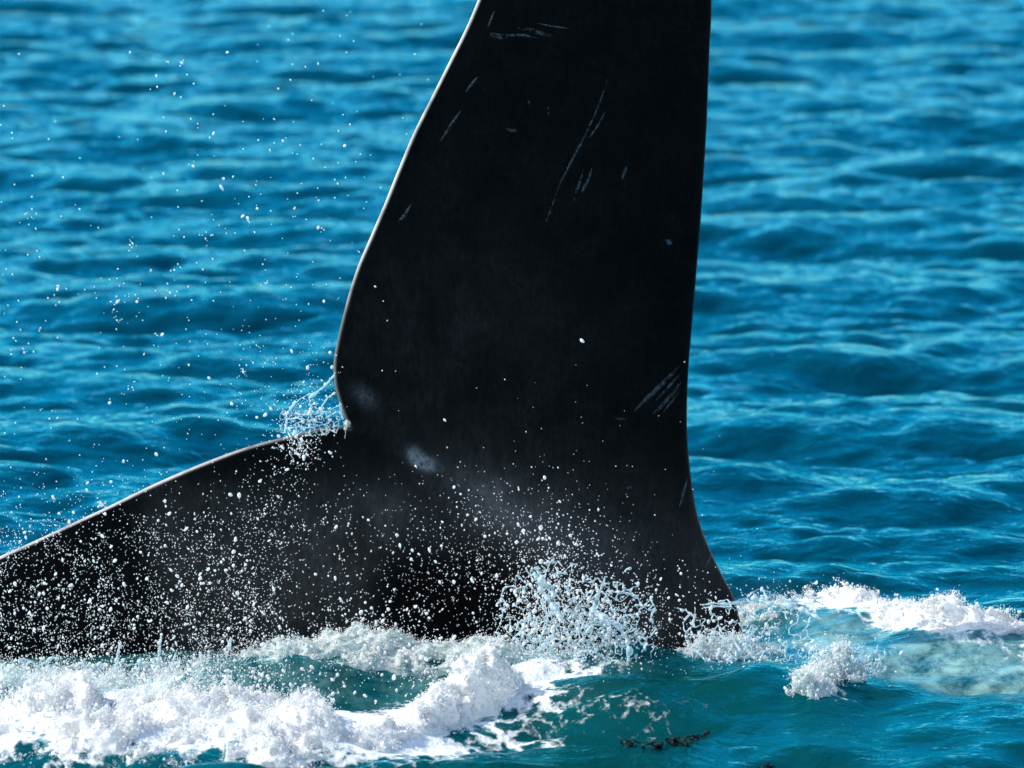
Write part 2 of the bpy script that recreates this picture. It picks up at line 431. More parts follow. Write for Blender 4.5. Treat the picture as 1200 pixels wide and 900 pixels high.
# ------------------------------------------------------------------ whale tail
TRAIL = [(690, -452), (682, -410), (665, -340), (645, -260), (620, -170), (592, -80), (560, 0), (545, 35), (525, 75), (505, 115), (485, 155), (466, 200),
         (450, 240), (435, 275), (420, 310), (410, 340), (402, 370), (395, 400), (391, 425), (392, 450), (397, 470), (403, 487), (409, 500), (402, 499),
         (392, 499), (370, 503), (340, 511), (310, 518), (280, 527), (250, 538), (220, 550), (190, 563), (160, 577), (130, 592), (100, 606), (70, 620),
         (40, 634), (20, 643), (0, 652), (-60, 682), (-130, 722), (-210, 775), (-290, 840), (-360, 910), (-405, 965), (-425, 1000)]
LEAD = [(690, -452), (735, -405), (778, -330), (806, -250), (822, -160), (830, -80), (834, 0), (832, 50), (830, 100), (828, 150), (825, 200), (821, 260),
        (816, 320), (811, 380), (807, 430), (805, 480), (806, 520), (810, 560), (816, 597), (825, 627), (838, 657), (850, 681), (860, 700), (872, 745), (890, 805),
        (945, 880), (965, 960), (980, 1060), (930, 1075), (860, 1080), (790, 1075), (735, 1060), (715, 980), (680, 930), (620, 890), (540, 865), (440, 850), (330, 848), (220, 855), (110, 870), (0, 890),
        (-110, 915), (-220, 945), (-320, 975), (-390, 995), (-425, 1000)]
def resample(pts, n, pin_a=None):
    p = np.array(pts, float)
    # Catmull-Rom through the traced points
    q = np.vstack([2 * p[0] - p[1], p, 2 * p[-1] - p[-2]]); out = []
    for i in range(1, len(q) - 2):
        t = np.linspace(0, 1, 12, endpoint=False)[:, None]
        a, b, c, d = q[i - 1], q[i], q[i + 1], q[i + 2]
        out.append(0.5 * ((2 * b) + (-a + c) * t + (2 * a - 5 * b + 4 * c - d) * t ** 2 + (-a + 3 * b - 3 * c + d) * t ** 3))
    out = np.vstack(out + [p[-1:]])
    L = np.concatenate([[0], np.cumsum(np.linalg.norm(np.diff(out, axis=0), axis=1))])
    return out, L, n
def by_keys(pts, keys, counts):
    """resample so that the key points land on fixed rows"""
    out, L, _ = resample(pts, 0); res = []
    kl = [L[k * 12 if k * 12 < len(L) else -1] for k in keys]
    for a, b, c in zip(kl[:-1], kl[1:], counts): res.append(np.linspace(a, b, c, endpoint=False))
    s = np.concatenate(res + [[kl[-1]]])
    return np.stack([np.interp(s, L, out[:, 0]), np.interp(s, L, out[:, 1])], 1)
iN = TRAIL.index((409, 500))
# rows: tip -> frame top -> mid -> notch -> mid -> left tip
ti = [0, 6, 16, iN - 1, iN + 1, 27, 38, len(TRAIL) - 1]
li = [0, 6, 14, 22, 33, 36, 40, len(LEAD) - 1]
cn = [40, 90, 70, 60, 70, 60, 50]
TR = by_keys(TRAIL, ti, cn); LD = by_keys(LEAD, li, cn)
nv = len(TR); NU = 110
su = 0.5 - 0.5 * np.cos(np.linspace(0, math.pi, NU))                # 0 at leading side, 1 at trailing edge
su = 0.6 * su + 0.4 * np.linspace(0, 1, NU)
G = LD[:, None] * (1 - su)[None, :, None] + TR[:, None] * su[None, :, None]      # photo pixels, (nv, NU, 2)
# smooth interior so the rows fan out evenly at the notch
for _ in range(60):
    G[1:-1, 1:-1] = 0.5 * G[1:-1, 1:-1] + 0.125 * (G[2:, 1:-1] + G[:-2, 1:-1] + G[1:-1, 2:] + G[1:-1, :-2])
def tail_plane(px, py):
    """gentle bend of the flukes: top lobe leans a little to the viewer, left lobe sweeps back"""
    return -0.10 * (450 - py) / 1000.0 + 0.22 * np.clip((330 - px) / 800.0, 0, 2) ** 1.4 + 0.03 * np.sin(px / 170.0) * np.clip((py - 350) / 300, 0, 1)
yd0 = tail_plane(G[..., 0], G[..., 1])
gx, gz = on_depth(G[..., 0], G[..., 1], yd0)
# half thickness: distance to outline in metres
outl = np.vstack([TR, LD[::-1]])
ox, oz = on_depth(outl[:, 0], outl[:, 1], tail_plane(outl[:, 0], outl[:, 1]))
def dist_to(poly_x, poly_z, qx, qz):
    d = np.full(qx.shape, 9.0)
    for i in range(len(poly_x) - 1):
        ax, az, bx, bz = poly_x[i], poly_z[i], poly_x[i + 1], poly_z[i + 1]
        ex, ez = bx - ax, bz - az; l2 = ex * ex + ez * ez + 1e-12
        t = np.clip(((qx - ax) * ex + (qz - az) * ez) / l2, 0, 1)
        d = np.minimum(d, np.hypot(qx - ax - t * ex, qz - az - t * ez))
    return d
txx, tzz = on_depth(TR[::2, 0], TR[::2, 1], tail_plane(TR[::2, 0], TR[::2, 1]))
lxx, lzz = on_depth(LD[::2, 0], LD[::2, 1], tail_plane(LD[::2, 0], LD[::2, 1]))
dT = dist_to(txx, tzz, gx, gz); dL = dist_to(lxx, lzz, gx, gz)
edge_r = 0.016
hT = np.where(dT < edge_r, np.sqrt(np.clip(2 * edge_r * dT - dT ** 2, 0, None)), edge_r + 0.085 * (dT - edge_r))
hL = 0.36 * np.sqrt(np.clip(dL, 0, 0.16)) * 0.40 + 0.03 * np.clip(dL, 0, 0.3)
lobe = 1 / (1 / np.maximum(hT, 1e-5) ** 4 + 1 / np.maximum(hL, 1e-5) ** 4) ** 0.25
# tail stock: oval in section, getting deeper down its own axis
A0 = np.array(on_depth(560, 500)); A1 = np.array(on_depth(850, 1070)); ax_ = A1 - A0; LA = np.linalg.norm(ax_); ax_ /= LA
aa = (gx - A0[0]) * ax_[0] + (gz - A0[1]) * ax_[1]
rr = np.abs(-(gx - A0[0]) * ax_[1] + (gz - A0[1]) * ax_[0])
tt = np.clip(aa / LA, 0, 1.05)
wid = 0.30 + 0.08 * (1 - tt)
stock = (0.44 * tt ** 1.25) * np.exp(-(rr / wid) ** 2 * 1.5) * np.clip(dL / 0.05, 0, 1) ** 0.5
half = (lobe ** 3 + stock ** 3) ** (1 / 3.0)
half[:, 0] = 0; half[:, -1] = 0; half[0] = 0; half[-1] = 0
r2 = np.random.default_rng(5)
soft = grid_noise(half.shape, (45, 28), r2) * 0.010 + grid_noise(half.shape, (16, 10), r2) * 0.0022
front = yd0 - half - soft * np.clip(dT / 0.06, 0, 1) * np.clip(dL / 0.06, 0, 1)
back = yd0 + half * 0.95
VF = np.stack([gx, front, gz], -1).reshape(-1, 3)
inner = np.ones((nv, NU), bool); inner[:, 0] = inner[:, -1] = False; inner[0] = inner[-1] = False
idf = np.arange(nv * NU).reshape(nv, NU)
idb = idf.copy(); idb[inner] = nv * NU + np.arange(inner.sum())
VB = np.stack([gx, back, gz], -1)[inner]
def quads(I, flip):
    q = np.stack([I[:-1, :-1], I[1:, :-1], I[1:, 1:], I[:-1, 1:]], -1).reshape(-1, 4)
    return q[:, ::-1] if flip else q
Q = np.vstack([quads(idf, False), quads(idb, True)])
# the tip rows fold to a point; weld there
VV = np.vstack([VF, VB])
whale_root = bpy.data.objects.new("whale", None); COL.objects.link(whale_root)
whale_root.location = (0.55, 0.0, 0.0)                              # where the tail stock enters the sea
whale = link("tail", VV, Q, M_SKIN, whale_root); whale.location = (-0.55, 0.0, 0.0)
import bmesh
bm = bmesh.new(); bm.from_mesh(whale.data)
bmesh.ops.remove_doubles(bm, verts=bm.verts, dist=0.0004)
bmesh.ops.recalc_face_normals(bm, faces=bm.faces)
for f in bm.faces: f.smooth = True
bm.to_mesh(whale.data); bm.free()
tag(whale_root, "black whale tail raised on its side, one fluke upright, one slanting into water", "whale")
# skin colour masks, with painted light on the lower tail and trailing edge, in photo pixels of each vertex
n = len(whale.data.vertices); cv = np.zeros(n * 3); whale.data.vertices.foreach_get("co", cv); cv = cv.reshape(-1, 3)
def to_px(p):
    d = p - CAM; f = d[:, 1] * cp - d[:, 2] * sp; u = d[:, 1] * sp + d[:, 2] * cp
    return 600 + FPX * d[:, 0] / f, 450 - FPX * u / f
qx, qy = to_px(cv)
def g2(cx, cy, sx, sy, rot=0.0):
    c, s = math.cos(rot), math.sin(rot); a = (qx - cx) * c + (qy - cy) * s; b = -(qx - cx) * s + (qy - cy) * c
    return np.exp(-(a / sx) ** 2 - (b / sy) ** 2)
def step(v, a, b): t = np.clip((v - a) / (b - a), 0, 1); return t * t * (3 - 2 * t)
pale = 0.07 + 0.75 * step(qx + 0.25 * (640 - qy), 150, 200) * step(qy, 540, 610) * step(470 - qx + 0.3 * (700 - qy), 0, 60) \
    + 0.9 * g2(590, 600, 95, 40, 0.55) + 0.55 * g2(700, 640, 150, 80, 0.3) + 0.22 * g2(520, 420, 160, 160) + 0.3 * g2(770, 700, 90, 70) + 0.55 * g2(740, 740, 60, 30) + 0.35 * g2(380, 660, 120, 70)  # greys stand for mist and light on the skin, besides mottling
pale *= 1 - 0.9 * np.clip(g2(530, 690, 95, 48) * 1.4, 0, 1)  # keeps a painted shaded gap within the lit grey
white = 0.95 * np.clip(1.5 * g2(487, 535, 10, 7, 1.0) + 1.4 * g2(499, 543, 12, 7, 0.35), 0, 1) + 0.35 * g2(427, 465, 16, 9, 0.7) + 0.26 * g2(575, 588, 45, 20, 0.7) + 0.18 * g2(640, 622, 55, 28, 0.3) + 0.10 * g2(480, 610, 60, 25, 0.5) + 0.12 * g2(470, 300 - 250, 12, 20)
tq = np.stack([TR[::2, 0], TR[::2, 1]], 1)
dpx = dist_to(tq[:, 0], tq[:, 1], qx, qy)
add_attr(whale, "sunlit_rim", np.clip(1.3 - dpx / 3.0, 0, 1) * (0.30 + 0.70 * np.maximum(step(400 - qy, 20, 130), step(350 - qx, 0, 90)) * step(np.abs(qy - 470), 20, 60)))
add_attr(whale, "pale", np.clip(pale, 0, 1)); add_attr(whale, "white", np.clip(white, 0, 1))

# a lookup of the skin's near face, so that scars lie on it
from mathutils.bvhtree import BVHTree
bvh = BVHTree.FromPolygons([tuple(v) for v in cv], [tuple(p.vertices) for p in whale.data.polygons])
def skin_at(px, py, lift=0.0025):
    dx, dy, dz = ray(px, py); d = Vector((float(dx), float(dy), float(dz))).normalized()
    loc, nor, _, _ = bvh.ray_cast(Vector(CAM), d)
    if loc is None: return None
    return np.array(loc) - np.array(d) * lift
def scar(pts, w, m=M_SCAR):
    p = np.array(pts, float); k = 26
    t = np.linspace(0, 1, len(p)); s = np.linspace(0, 1, k)
    c = np.stack([np.interp(s, t, p[:, 0]), np.interp(s, t, p[:, 1])], 1)
    for _ in range(3): c[1:-1] = (c[:-2] + 2 * c[1:-1] + c[2:]) / 4
    tg = np.gradient(c, axis=0); nn = np.stack([-tg[:, 1], tg[:, 0]], 1); nn /= np.linalg.norm(nn, axis=1)[:, None]
    ww = w * np.sin(np.pi * (0.04 + 0.92 * s)) ** 0.7
    rows = []; e = []
    for j, q in enumerate((-1, -0.4, 0.4, 1)):
        for i in range(k):
            a = skin_at(*(c[i] + nn[i] * ww[i] * q), lift=0.003 if abs(q) < 1 else 0.0012)
            if a is None: a = skin_at(*c[i], lift=0.0012)
            if a is None: a = rows[-1] if rows else skin_at(*c.mean(0))
            rows.append(a); e.append(1.0 if abs(q) < 1 else 0.25)
    I = np.arange(4 * k).reshape(4, k)
    q = np.stack([I[:-1, :-1], I[:-1, 1:], I[1:, 1:], I[1:, :-1]], -1).reshape(-1, 4)
    o = link("scar", rows, q, m, whale); add_attr(o, "edge", np.array(e) * (0.35 + 0.65 * np.tile(np.sin(np.pi * s) ** 0.5, 4)))
    return o
for pts, w in [
    ([(712, 92), (706, 112), (698, 133), (688, 155), (676, 177), (664, 200), (655, 218), (649, 236)], 1.7),
    ([(711, 128), (703, 143), (695, 156), (690, 162)], 1.6), ([(652, 226), (646, 245), (639, 262)], 1.3),
    ([(684, 198), (680, 212), (675, 226), (673, 236)], 1.8), ([(694, 196), (690, 210), (684, 220), (682, 227)], 2.2), ([(736, 193), (732, 202), (728, 212)], 2.0),
    ([(573, 38), (590, 42), (612, 41), (632, 45)], 2.0), ([(606, 33), (624, 36), (648, 43)], 2.8), ([(574, 40), (584, 45), (596, 43)], 2.4), ([(628, 27), (648, 31), (668, 34)], 1.2),
    ([(797, 428), (780, 446), (760, 465), (742, 483)], 3.0), ([(799, 436), (785, 452), (768, 470)], 2.0), ([(799, 446), (788, 462), (775, 476), (764, 486)], 2.6), ([(798, 456), (788, 470), (776, 484)], 1.4),
    ([(593, 151), (600, 153), (606, 153)], 2.4), ([(779, 282), (784, 284), (788, 286)], 3.6), ([(718, 490), (726, 491), (733, 491)], 1.6), ([(727, 572), (735, 572), (742, 570)], 1.8),
    ([(540, 130), (528, 148), (516, 166)], 2.2), ([(482, 240), (474, 252), (466, 262)], 2.2), ([(580, 12), (576, 22), (572, 32)], 1.5), ([(560, 90), (552, 100), (546, 108)], 2.0),
    ([(838, 640), (832, 652), (826, 668)], 2.0), ([(806, 560), (800, 580), (796, 596)], 2.0), ([(620, 118), (620, 120), (621, 123)], 2.2), ([(643, 124), (643, 130), (643, 136)], 1.2)]:
    scar(pts, w)

# pale lump of hard skin in the notch
cb = []
r7 = np.random.default_rng(3); c0 = skin_at(409, 496); c0 = c0 if c0 is not None else skin_at(412, 498)
for v in SP2_V: cb.append(c0 + v * np.array([0.011, 0.014, 0.017]) * (1 + 0.25 * math.sin(5 * v[0] + 3 * v[2]) * math.cos(4 * v[1])) + np.array([-0.003, 0.008, 0.0]))
M_CAL = scar_material("pale_callus", (0.62, 0.58, 0.47)); co_ = link("callus", cb, SP2_F, M_CAL, whale_root); co_.location = (-0.55, 0.0, 0.0); add_attr(co_, "edge", np.full(len(cb), 3.0))
tag(co_, "small cream coloured lump of hard skin in the notch")

# ------------------------------------------------------------------ foam masses
FLECKS = []
def foam_mass(name, x0, x1, y0, y1, z1, h, env, amps, mat_, seed, zst=1.0, z0=-0.03, flecks=0, reach=0.03, fr=0.0022):
    """foam as a solid: env(x,y) = thickness above the sea in metres (negative: none), broken up by ridged 3D noise;
    loose flecks of water are strewn in the thin shell above it"""
    r = np.random.default_rng(seed)
    gx = np.arange(x0, x1, h); gy = np.arange(y0, y1, h * 1.5)
    X2, Y2 = np.meshgrid(gx, gy, indexing='ij'); Hs = sea_height(X2, Y2)
    lo = Hs.min() + z0; gz = np.arange(lo, Hs.max() + z1, h)
    E = env(X2, Y2)
    F = (E + Hs)[:, :, None] - gz[None, None, :]
    act = np.clip((E + 0.10) / 0.10, 0.10, 1)[:, :, None]
    for per, amp, ridged in amps:
        n_ = grid_noise(F.shape, (per / h, per / h / 1.5, per * zst / h), r)
        if ridged: n_ = 0.55 - 1.5 * np.abs(n_)                 # sharp crests, round hollows
        F = F + amp * 2 * n_ * act
    F = np.where((gz[None, None, :] < (Hs - 0.015)[:, :, None]), np.minimum(F, -0.001), F)
    F[0] = F[-1] = -1; F[:, 0] = F[:, -1] = -1; F[:, :, 0] = F[:, :, -1] = -1
    if flecks:
        near_ = np.argwhere((F > -reach) & (F < 0.004) & (gz[None, None, :] > Hs[:, :, None]))
        w = np.exp(F[tuple(near_.T)] / (reach * 0.35)); pick = near_[r.choice(len(near_), flecks, p=w / w.sum())]
        P = (pick + r.random(pick.shape)) * np.array([h, h * 1.5, h]) + np.array([gx[0], gy[0], gz[0]])
        FLECKS.append((P, np.minimum(fr * 0.42 * r.random(flecks) ** (-1 / 2.8), 0.0052)))
    V, Q = surface_nets(F, (gx[0], gy[0], gz[0]), (h, h * 1.5, h))
    return link(name, V, Q, mat_)
def at_z(px, py, y): return on_depth(px, py, y)

def env_A(x, y):
    e = -0.085 + 0.125 * seg(x, y, W(20, 875), W(350, 872), 0.42) + 0.06 * seg(x, y, W(60, 846), W(330, 846), 0.20) + 0.05 * blob(x, y, 290, 832, 0.08, 0.16) + 0.03 * blob(x, y, 350, 850, 0.12, 0.25)
    return e - 0.20 * blob(x, y, 266, 925, 0.24, 0.34) - 0.10 * blob(x, y, 425, 860, 0.10, 0.5) - 0.12 * blob(x, y, 240, 812, 0.12, 0.20) - 0.10 * blob(x, y, 30, 890, 0.16, 0.22)
xa, ya = W(-40, 900)[0], -2.4
RG = [(0.13, 0.024, 0), (0.075, 0.022, 1), (0.040, 0.014, 1), (0.022, 0.009, 1), (0.013, 0.005, 0)]
A = foam_mass("foam_crest", xa, W(410, 800)[0] + 0.05, ya, -0.35, 0.26, 0.0070, env_A, RG, M_FOAM, 21, 1.4, flecks=42000, reach=0.035)
tag(A, "broad boiling mass of bright white foam below the slanting fluke", "foam", None, "stuff")
def env_D(x, y):
    return -0.085 + 0.070 * seg(x, y, W(555, 832), W(588, 822), 0.09) + 0.065 * seg(x, y, W(510, 842), W(585, 822), 0.12) + 0.112 * seg(x, y, W(432, 866), W(575, 826), 0.11)
D = foam_mass("foam_crest", W(380, 850)[0], W(630, 850)[0], -1.8, -0.40, 0.26, 0.0060, env_D, [(0.12, 0.014, 0), (0.06, 0.018, 1), (0.034, 0.014, 1), (0.018, 0.008, 1), (0.011, 0.004, 0)], M_FOAM, 33, 1.0, flecks=14000, reach=0.02)
tag(D, "peaked white foam crest with a long tail over teal water", "foam", None, "stuff")
def env_C(x, y):
    return -0.050 + 0.062 * seg(x, y, W(315, 797), W(470, 788), 0.24) + 0.045 * blob(x, y, 425, 786, 0.15, 0.22) + 0.055 * seg(x, y, W(470, 800), W(570, 806), 0.16) + 0.055 * seg(x, y, W(560, 796), W(690, 792), 0.18) - 0.035 * blob(x, y, 505, 778, 0.12, 0.14)
C_ = foam_mass("foam_ridge", W(270, 790)[0], W(720, 790)[0], -1.0, -0.02, 0.18, 0.0065, env_C, [(0.12, 0.012, 0), (0.06, 0.014, 1), (0.034, 0.010, 1), (0.018, 0.006, 1), (0.011, 0.004, 0)], M_GREY, 45, 0.7, flecks=14000, reach=0.02, fr=0.0019)
tag(C_, "grey green aerated foam ridge lying against the black tail", "foam", None, "stuff")
def env_H(x, y):
    return -0.075 + 0.10 * seg(x, y, W(822, 790), W(880, 778), 0.13) + 0.09 * seg(x, y, W(850, 745), W(905, 735), 0.14)
H_ = foam_mass("foam_ridge", W(780, 790)[0], W(950, 790)[0], -0.8, 0.75, 0.2, 0.0060, env_H, [(0.07, 0.022, 1), (0.038, 0.016, 1), (0.020, 0.009, 1), (0.012, 0.004, 0)], M_GREY, 57, 1.0, flecks=10000, reach=0.03, fr=0.0019)
tag(H_, "churned white and dark foam where the tail stock enters the water", "foam", None, "stuff")
def env_L(x, y):
    return -0.065 + 0.075 * seg(x, y, W(-60, 806), W(170, 812), 0.34) + 0.03 * seg(x, y, W(-60, 790), W(290, 788), 0.16)
L_ = foam_mass("foam_ridge", W(-40, 900)[0], W(330, 790)[0], -1.3, -0.08, 0.18, 0.0075, env_L, [(0.10, 0.012, 0), (0.06, 0.018, 1), (0.034, 0.013, 1), (0.018, 0.007, 1)], M_GREY, 48, 1.3, flecks=20000, reach=0.05, fr=0.0018)
tag(L_, "pale misty churned foam along the foot of the slanting fluke", "foam", None, "stuff")
def env_I(x, y):
    return -0.080 + 0.112 * seg(x, y, W(945, 838), W(988, 824), 0.10) + 0.045 * blob(x, y, 982, 824, 0.05, 0.1)
I_ = foam_mass("foam_crest", W(905, 810)[0], W(1050, 810)[0], -1.4, -0.5, 0.2, 0.0055, env_I, [(0.06, 0.024, 1), (0.034, 0.020, 1), (0.018, 0.011, 1), (0.011, 0.005, 0)], M_GREY, 52, 1.1, flecks=8000, reach=0.025)
tag(I_, "small lacy white crest on green swell right of the tail", "foam", None, "stuff")
def env_J(x, y):
    return -0.060 + 0.066 * seg(x, y, W(870, 706), W(1000, 729), 0.14) + 0.062 * seg(x, y, W(1000, 729), W(1110, 760), 0.19) + 0.064 * seg(x, y, W(1110, 760), W(1360, 796), 0.20)
J_ = foam_mass("foam_band", W(850, 700)[0], 2.4, -1.0, 1.9, 0.18, 0.0075, env_J, [(0.16, 0.016, 0), (0.07, 0.020, 1), (0.038, 0.015, 1), (0.020, 0.009, 1), (0.012, 0.004, 0)], M_FOAM, 61, 0.7, flecks=22000, reach=0.025)
tag(J_, "long white foam band trailing away behind the tail over pale green water", "foam", None, "stuff")

# ------------------------------------------------------------------ thrown splashes: lacy sheets and strings of water
def splash(name, strands, y_of, h, seed, jitter=2.0, mat_=M_LACE, rmin=0.003, pad=0.04, holes=0.012):
    """strands: polylines in photo pixels with a radius in px; y_of(px,py,k) gives each its depth"""
    r = np.random.default_rng(seed); P = []; R = []
    for k, (pts, rad) in enumerate(strands):
        p = np.array(pts, float); t = np.concatenate([[0], np.cumsum(np.linalg.norm(np.diff(p, axis=0), axis=1))])
        m = max(int(t[-1] / 1.3), 4); s = np.linspace(0, t[-1], m)
        c = np.stack([np.interp(s, t, p[:, 0]), np.interp(s, t, p[:, 1])], 1)
        wob = np.cumsum(r.normal(0, 0.28, (m, 2)), 0); wob -= np.linspace(0, 1, m)[:, None] * wob[-1]
        c += wob * jitter * 0.5
        yy = np.broadcast_to(y_of(c[:, 0], c[:, 1], k), (m,)); xx, zz = on_depth(c[:, 0], c[:, 1], yy)
        P.append(np.stack([xx, yy, zz], 1)); R.append(rad * 0.0029 * (0.45 + 1.3 * np.abs(grid_noise((m,), (4,), r))))
    VV = []; FF = []; base = 0; K = 5
    an = np.arange(K) * 2 * math.pi / K
    for p, q in zip(P, R):
        m = len(p); tg = np.gradient(p, axis=0); tg /= np.linalg.norm(tg, axis=1)[:, None] + 1e-9
        up = np.where(np.abs(tg[:, 1:2]) < 0.9, np.array([[0, 1.0, 0]]), np.array([[1.0, 0, 0]]))
        a = np.cross(tg, up); a /= np.linalg.norm(a, axis=1)[:, None]; b = np.cross(tg, a)
        q = np.maximum(q, rmin); q = q.copy(); q[0] *= 0.3; q[-1] *= 0.3
        ring = p[:, None] + q[:, None, None] * (np.cos(an)[None, :, None] * a[:, None] + np.sin(an)[None, :, None] * b[:, None])
        VV.append(ring.reshape(-1, 3)); I = base + np.arange(m * K).reshape(m, K); N_ = np.roll(I, -1, 1)
        FF.append(np.stack([I[:-1], N_[:-1], N_[1:], I[1:]], -1).reshape(-1, 4)); base += m * K
    # beads where the strings thicken or meet
    V = np.concatenate(VV); Q = np.concatenate(FF)
    allp = np.concatenate(P); pick = r.choice(len(allp), max(6, len(allp) // 7), replace=False)
    bp = allp[pick] + r.normal(0, 0.0025, (len(pick), 3)); br = np.minimum(0.0016 * r.random(len(pick)) ** (-1 / 2.4), 0.0062)
    FLECKS.append((bp, br))
    return link(name, V, Q, mat_)
def net_strands(inside, box, cell, seed, rad, drop=0.25):
    """random cell-wall net (thrown sheet full of holes) within a px region: links between near neighbours"""
    r = np.random.default_rng(seed); x0, y0, x1, y1 = box; pts = []
    for _ in range(6000):
        p = np.array([r.uniform(x0, x1), r.uniform(y0, y1)]); d = inside(*p)
        if r.random() > d: continue
        if all(np.hypot(*(p - q)) > cell * 0.62 for q in pts): pts.append(p)
    pts = np.array(pts); out = []; D2 = np.linalg.norm(pts[:, None] - pts[None], axis=2); np.fill_diagonal(D2, 1e9)
    seen = set()
    for i in range(len(pts)):
        for j in np.argsort(D2[i])[:3]:
            k = (min(i, j), max(i, j))
            if k in seen or D2[i, j] > cell * 1.6 or r.random() < drop: continue
            seen.add(k); mid = (pts[i] + pts[j]) / 2 + r.normal(0, cell * 0.16, 2)
            out.append(([pts[i], mid, pts[j]], rad * r.uniform(0.6, 1.35)))
    return out
def gi(x, y, cx, cy, sx, sy): return math.exp(-((x - cx) / sx) ** 2 - ((y - cy) / sy) ** 2)
# notch splash
ns_ = [([(393, 436), (386, 447), (376, 456), (364, 461), (352, 467), (344, 474), (337, 484), (335, 496), (334, 508)], 1.5),
       ([(392, 440), (380, 452), (368, 462), (362, 466)], 1.5), ([(362, 464), (363, 473), (364, 482), (366, 490), (360, 498)], 1.3),
       ([(393, 460), (384, 466), (378, 475), (376, 486), (380, 494)], 1.6), ([(398, 470), (400, 482), (402, 492)], 2.0), ([(345, 484), (354, 486), (364, 485), (374, 484)], 1.2),
       ([(336, 492), (348, 490), (358, 492), (368, 493), (378, 496)], 1.4), ([(338, 502), (350, 499), (362, 501), (374, 498), (386, 496)], 1.6),
       ([(364, 474), (374, 473)], 1.0), ([(386, 480), (394, 477), (400, 474)], 1.2), ([(382, 490), (392, 484), (401, 482)], 1.3), ([(346, 470), (340, 478), (342, 488)], 1.2),
       ([(336, 500), (338, 508), (342, 514)], 0.9), ([(346, 506), (348, 514), (351, 520)], 0.8), ([(402, 494), (405, 506), (404, 514)], 0.7)]
ns_ = [(p_, r_ * 0.62) for p_, r_ in ns_]
ns_ += net_strands(lambda a, b: 0.9 * gi(a, b, 356, 497, 26, 12), (328, 480, 400, 512), 7.5, 4, 0.5, 0.35)
o = splash("splash", ns_, lambda a, b, k: -0.05 - 0.04 * np.sin(a / 9.0 + k) - 0.10 * np.clip((b - 500) / 40, 0, 1), 0.0024, 71, 1.2, rmin=0.0009)
tag(o, "thin lacy splash of water strings in the notch between the flukes", "splash", None, "stuff")
# central fan
def fan(a, b):
    return min(1, 0.75 * gi(a, b, 668, 735, 66, 34) + 0.8 * gi(a, b, 640, 690, 22, 22) + 0.6 * gi(a, b, 700, 712, 40, 22) + 0.5 * gi(a, b, 735, 735, 20, 25))
fs = net_strands(fan, (580, 650, 770, 790), 9, 9, 0.85, 0.45)
fs += net_strands(lambda a, b: min(1, 0.9 * gi(a, b, 668, 756, 62, 22)), (590, 715, 760, 790), 6.0, 10, 1.0, 0.35)
def jets(base, tips, n_, rad, seed, spread=10):
    """broken ballistic strings from a base line up to scattered tips"""
    r = np.random.default_rng(seed); out = []
    for _ in range(n_):
        u = r.random(); b0 = np.array(base[0]) * (1 - u) + np.array(base[1]) * u
        t0 = np.array(tips[r.integers(len(tips))], float) + r.normal(0, spread, 2)
        m0 = (b0 + t0) / 2 + np.array([r.normal(0, 4), -r.uniform(2, 10)])
        a = r.random() * 0.7; e = min(1, a + r.uniform(0.06, 0.24)); ts = np.linspace(a, e, 6)[:, None]
        out.append(((1 - ts) ** 2 * b0 + 2 * ts * (1 - ts) * m0 + ts ** 2 * t0, rad * r.uniform(0.5, 1.5)))
    return out
fs += jets(((600, 780), (735, 785)), [(635, 665), (628, 690), (660, 690), (706, 686), (690, 700), (745, 700), (600, 725), (738, 735), (670, 720)], 110, 0.8, 90, 14)
fs += [([(628, 664), (636, 676), (632, 690), (642, 702), (652, 716), (660, 730)], 2.6), ([(624, 672), (634, 684), (646, 688), (650, 700)], 2.4), ([(706, 686), (700, 700), (694, 716), (690, 735)], 2.2),
       ([(712, 692), (730, 694), (746, 698), (752, 710)], 1.5), ([(694, 712), (706, 724), (720, 732), (732, 745), (737, 762), (736, 778)], 3.0), ([(690, 722), (712, 738), (728, 752)], 2.4)]
o = splash("splash", fs, lambda a, b, k: -0.42 - 0.10 * np.sin(k * 1.7) + 0.0022 * (740 - b) * 0.6, 0.0028, 73, 1.6, rmin=0.0009)
tag(o, "fan of white lacy water thrown up against the middle of the tail", "splash", None, "stuff")
# right of the tail stock
def fanR(a, b):
    return min(1, 0.6 * gi(a, b, 858, 752, 46, 30) + 0.5 * gi(a, b, 900, 715, 36, 16) + 0.5 * gi(a, b, 850, 785, 34, 12) + 0.4 * gi(a, b, 925, 765, 30, 16))
fr_ = net_strands(fanR, (800, 690, 970, 805), 9, 15, 0.8, 0.5) + jets(((815, 795), (900, 790)), [(822, 735), (850, 745), (880, 715), (905, 725), (935, 760), (865, 730)], 70, 0.9, 91, 12)
fr_ += [([(822, 709), (838, 706), (856, 708)], 1.4), ([(824, 712), (840, 710), (858, 711)], 1.2), ([(848, 712), (862, 704), (876, 702)], 1.4), ([(850, 708), (864, 707), (880, 706)], 1.2), ([(815, 760), (828, 750), (846, 748), (862, 752), (868, 764), (858, 775), (840, 778), (824, 772), (816, 762)], 1.5),
        ([(880, 700), (900, 706), (922, 708), (944, 716), (962, 726)], 2.6), ([(844, 790), (858, 784), (870, 790)], 1.5), ([(790, 712), (806, 716), (816, 724)], 0.8)]
o = splash("splash", fr_, lambda a, b, k: -0.30 - 0.08 * np.sin(k * 1.3) + 0.004 * (745 - b), 0.0028, 77, 1.6, rmin=0.0009)
tag(o, "ragged splash of white water strings right of the tail stock", "splash", None, "stuff")
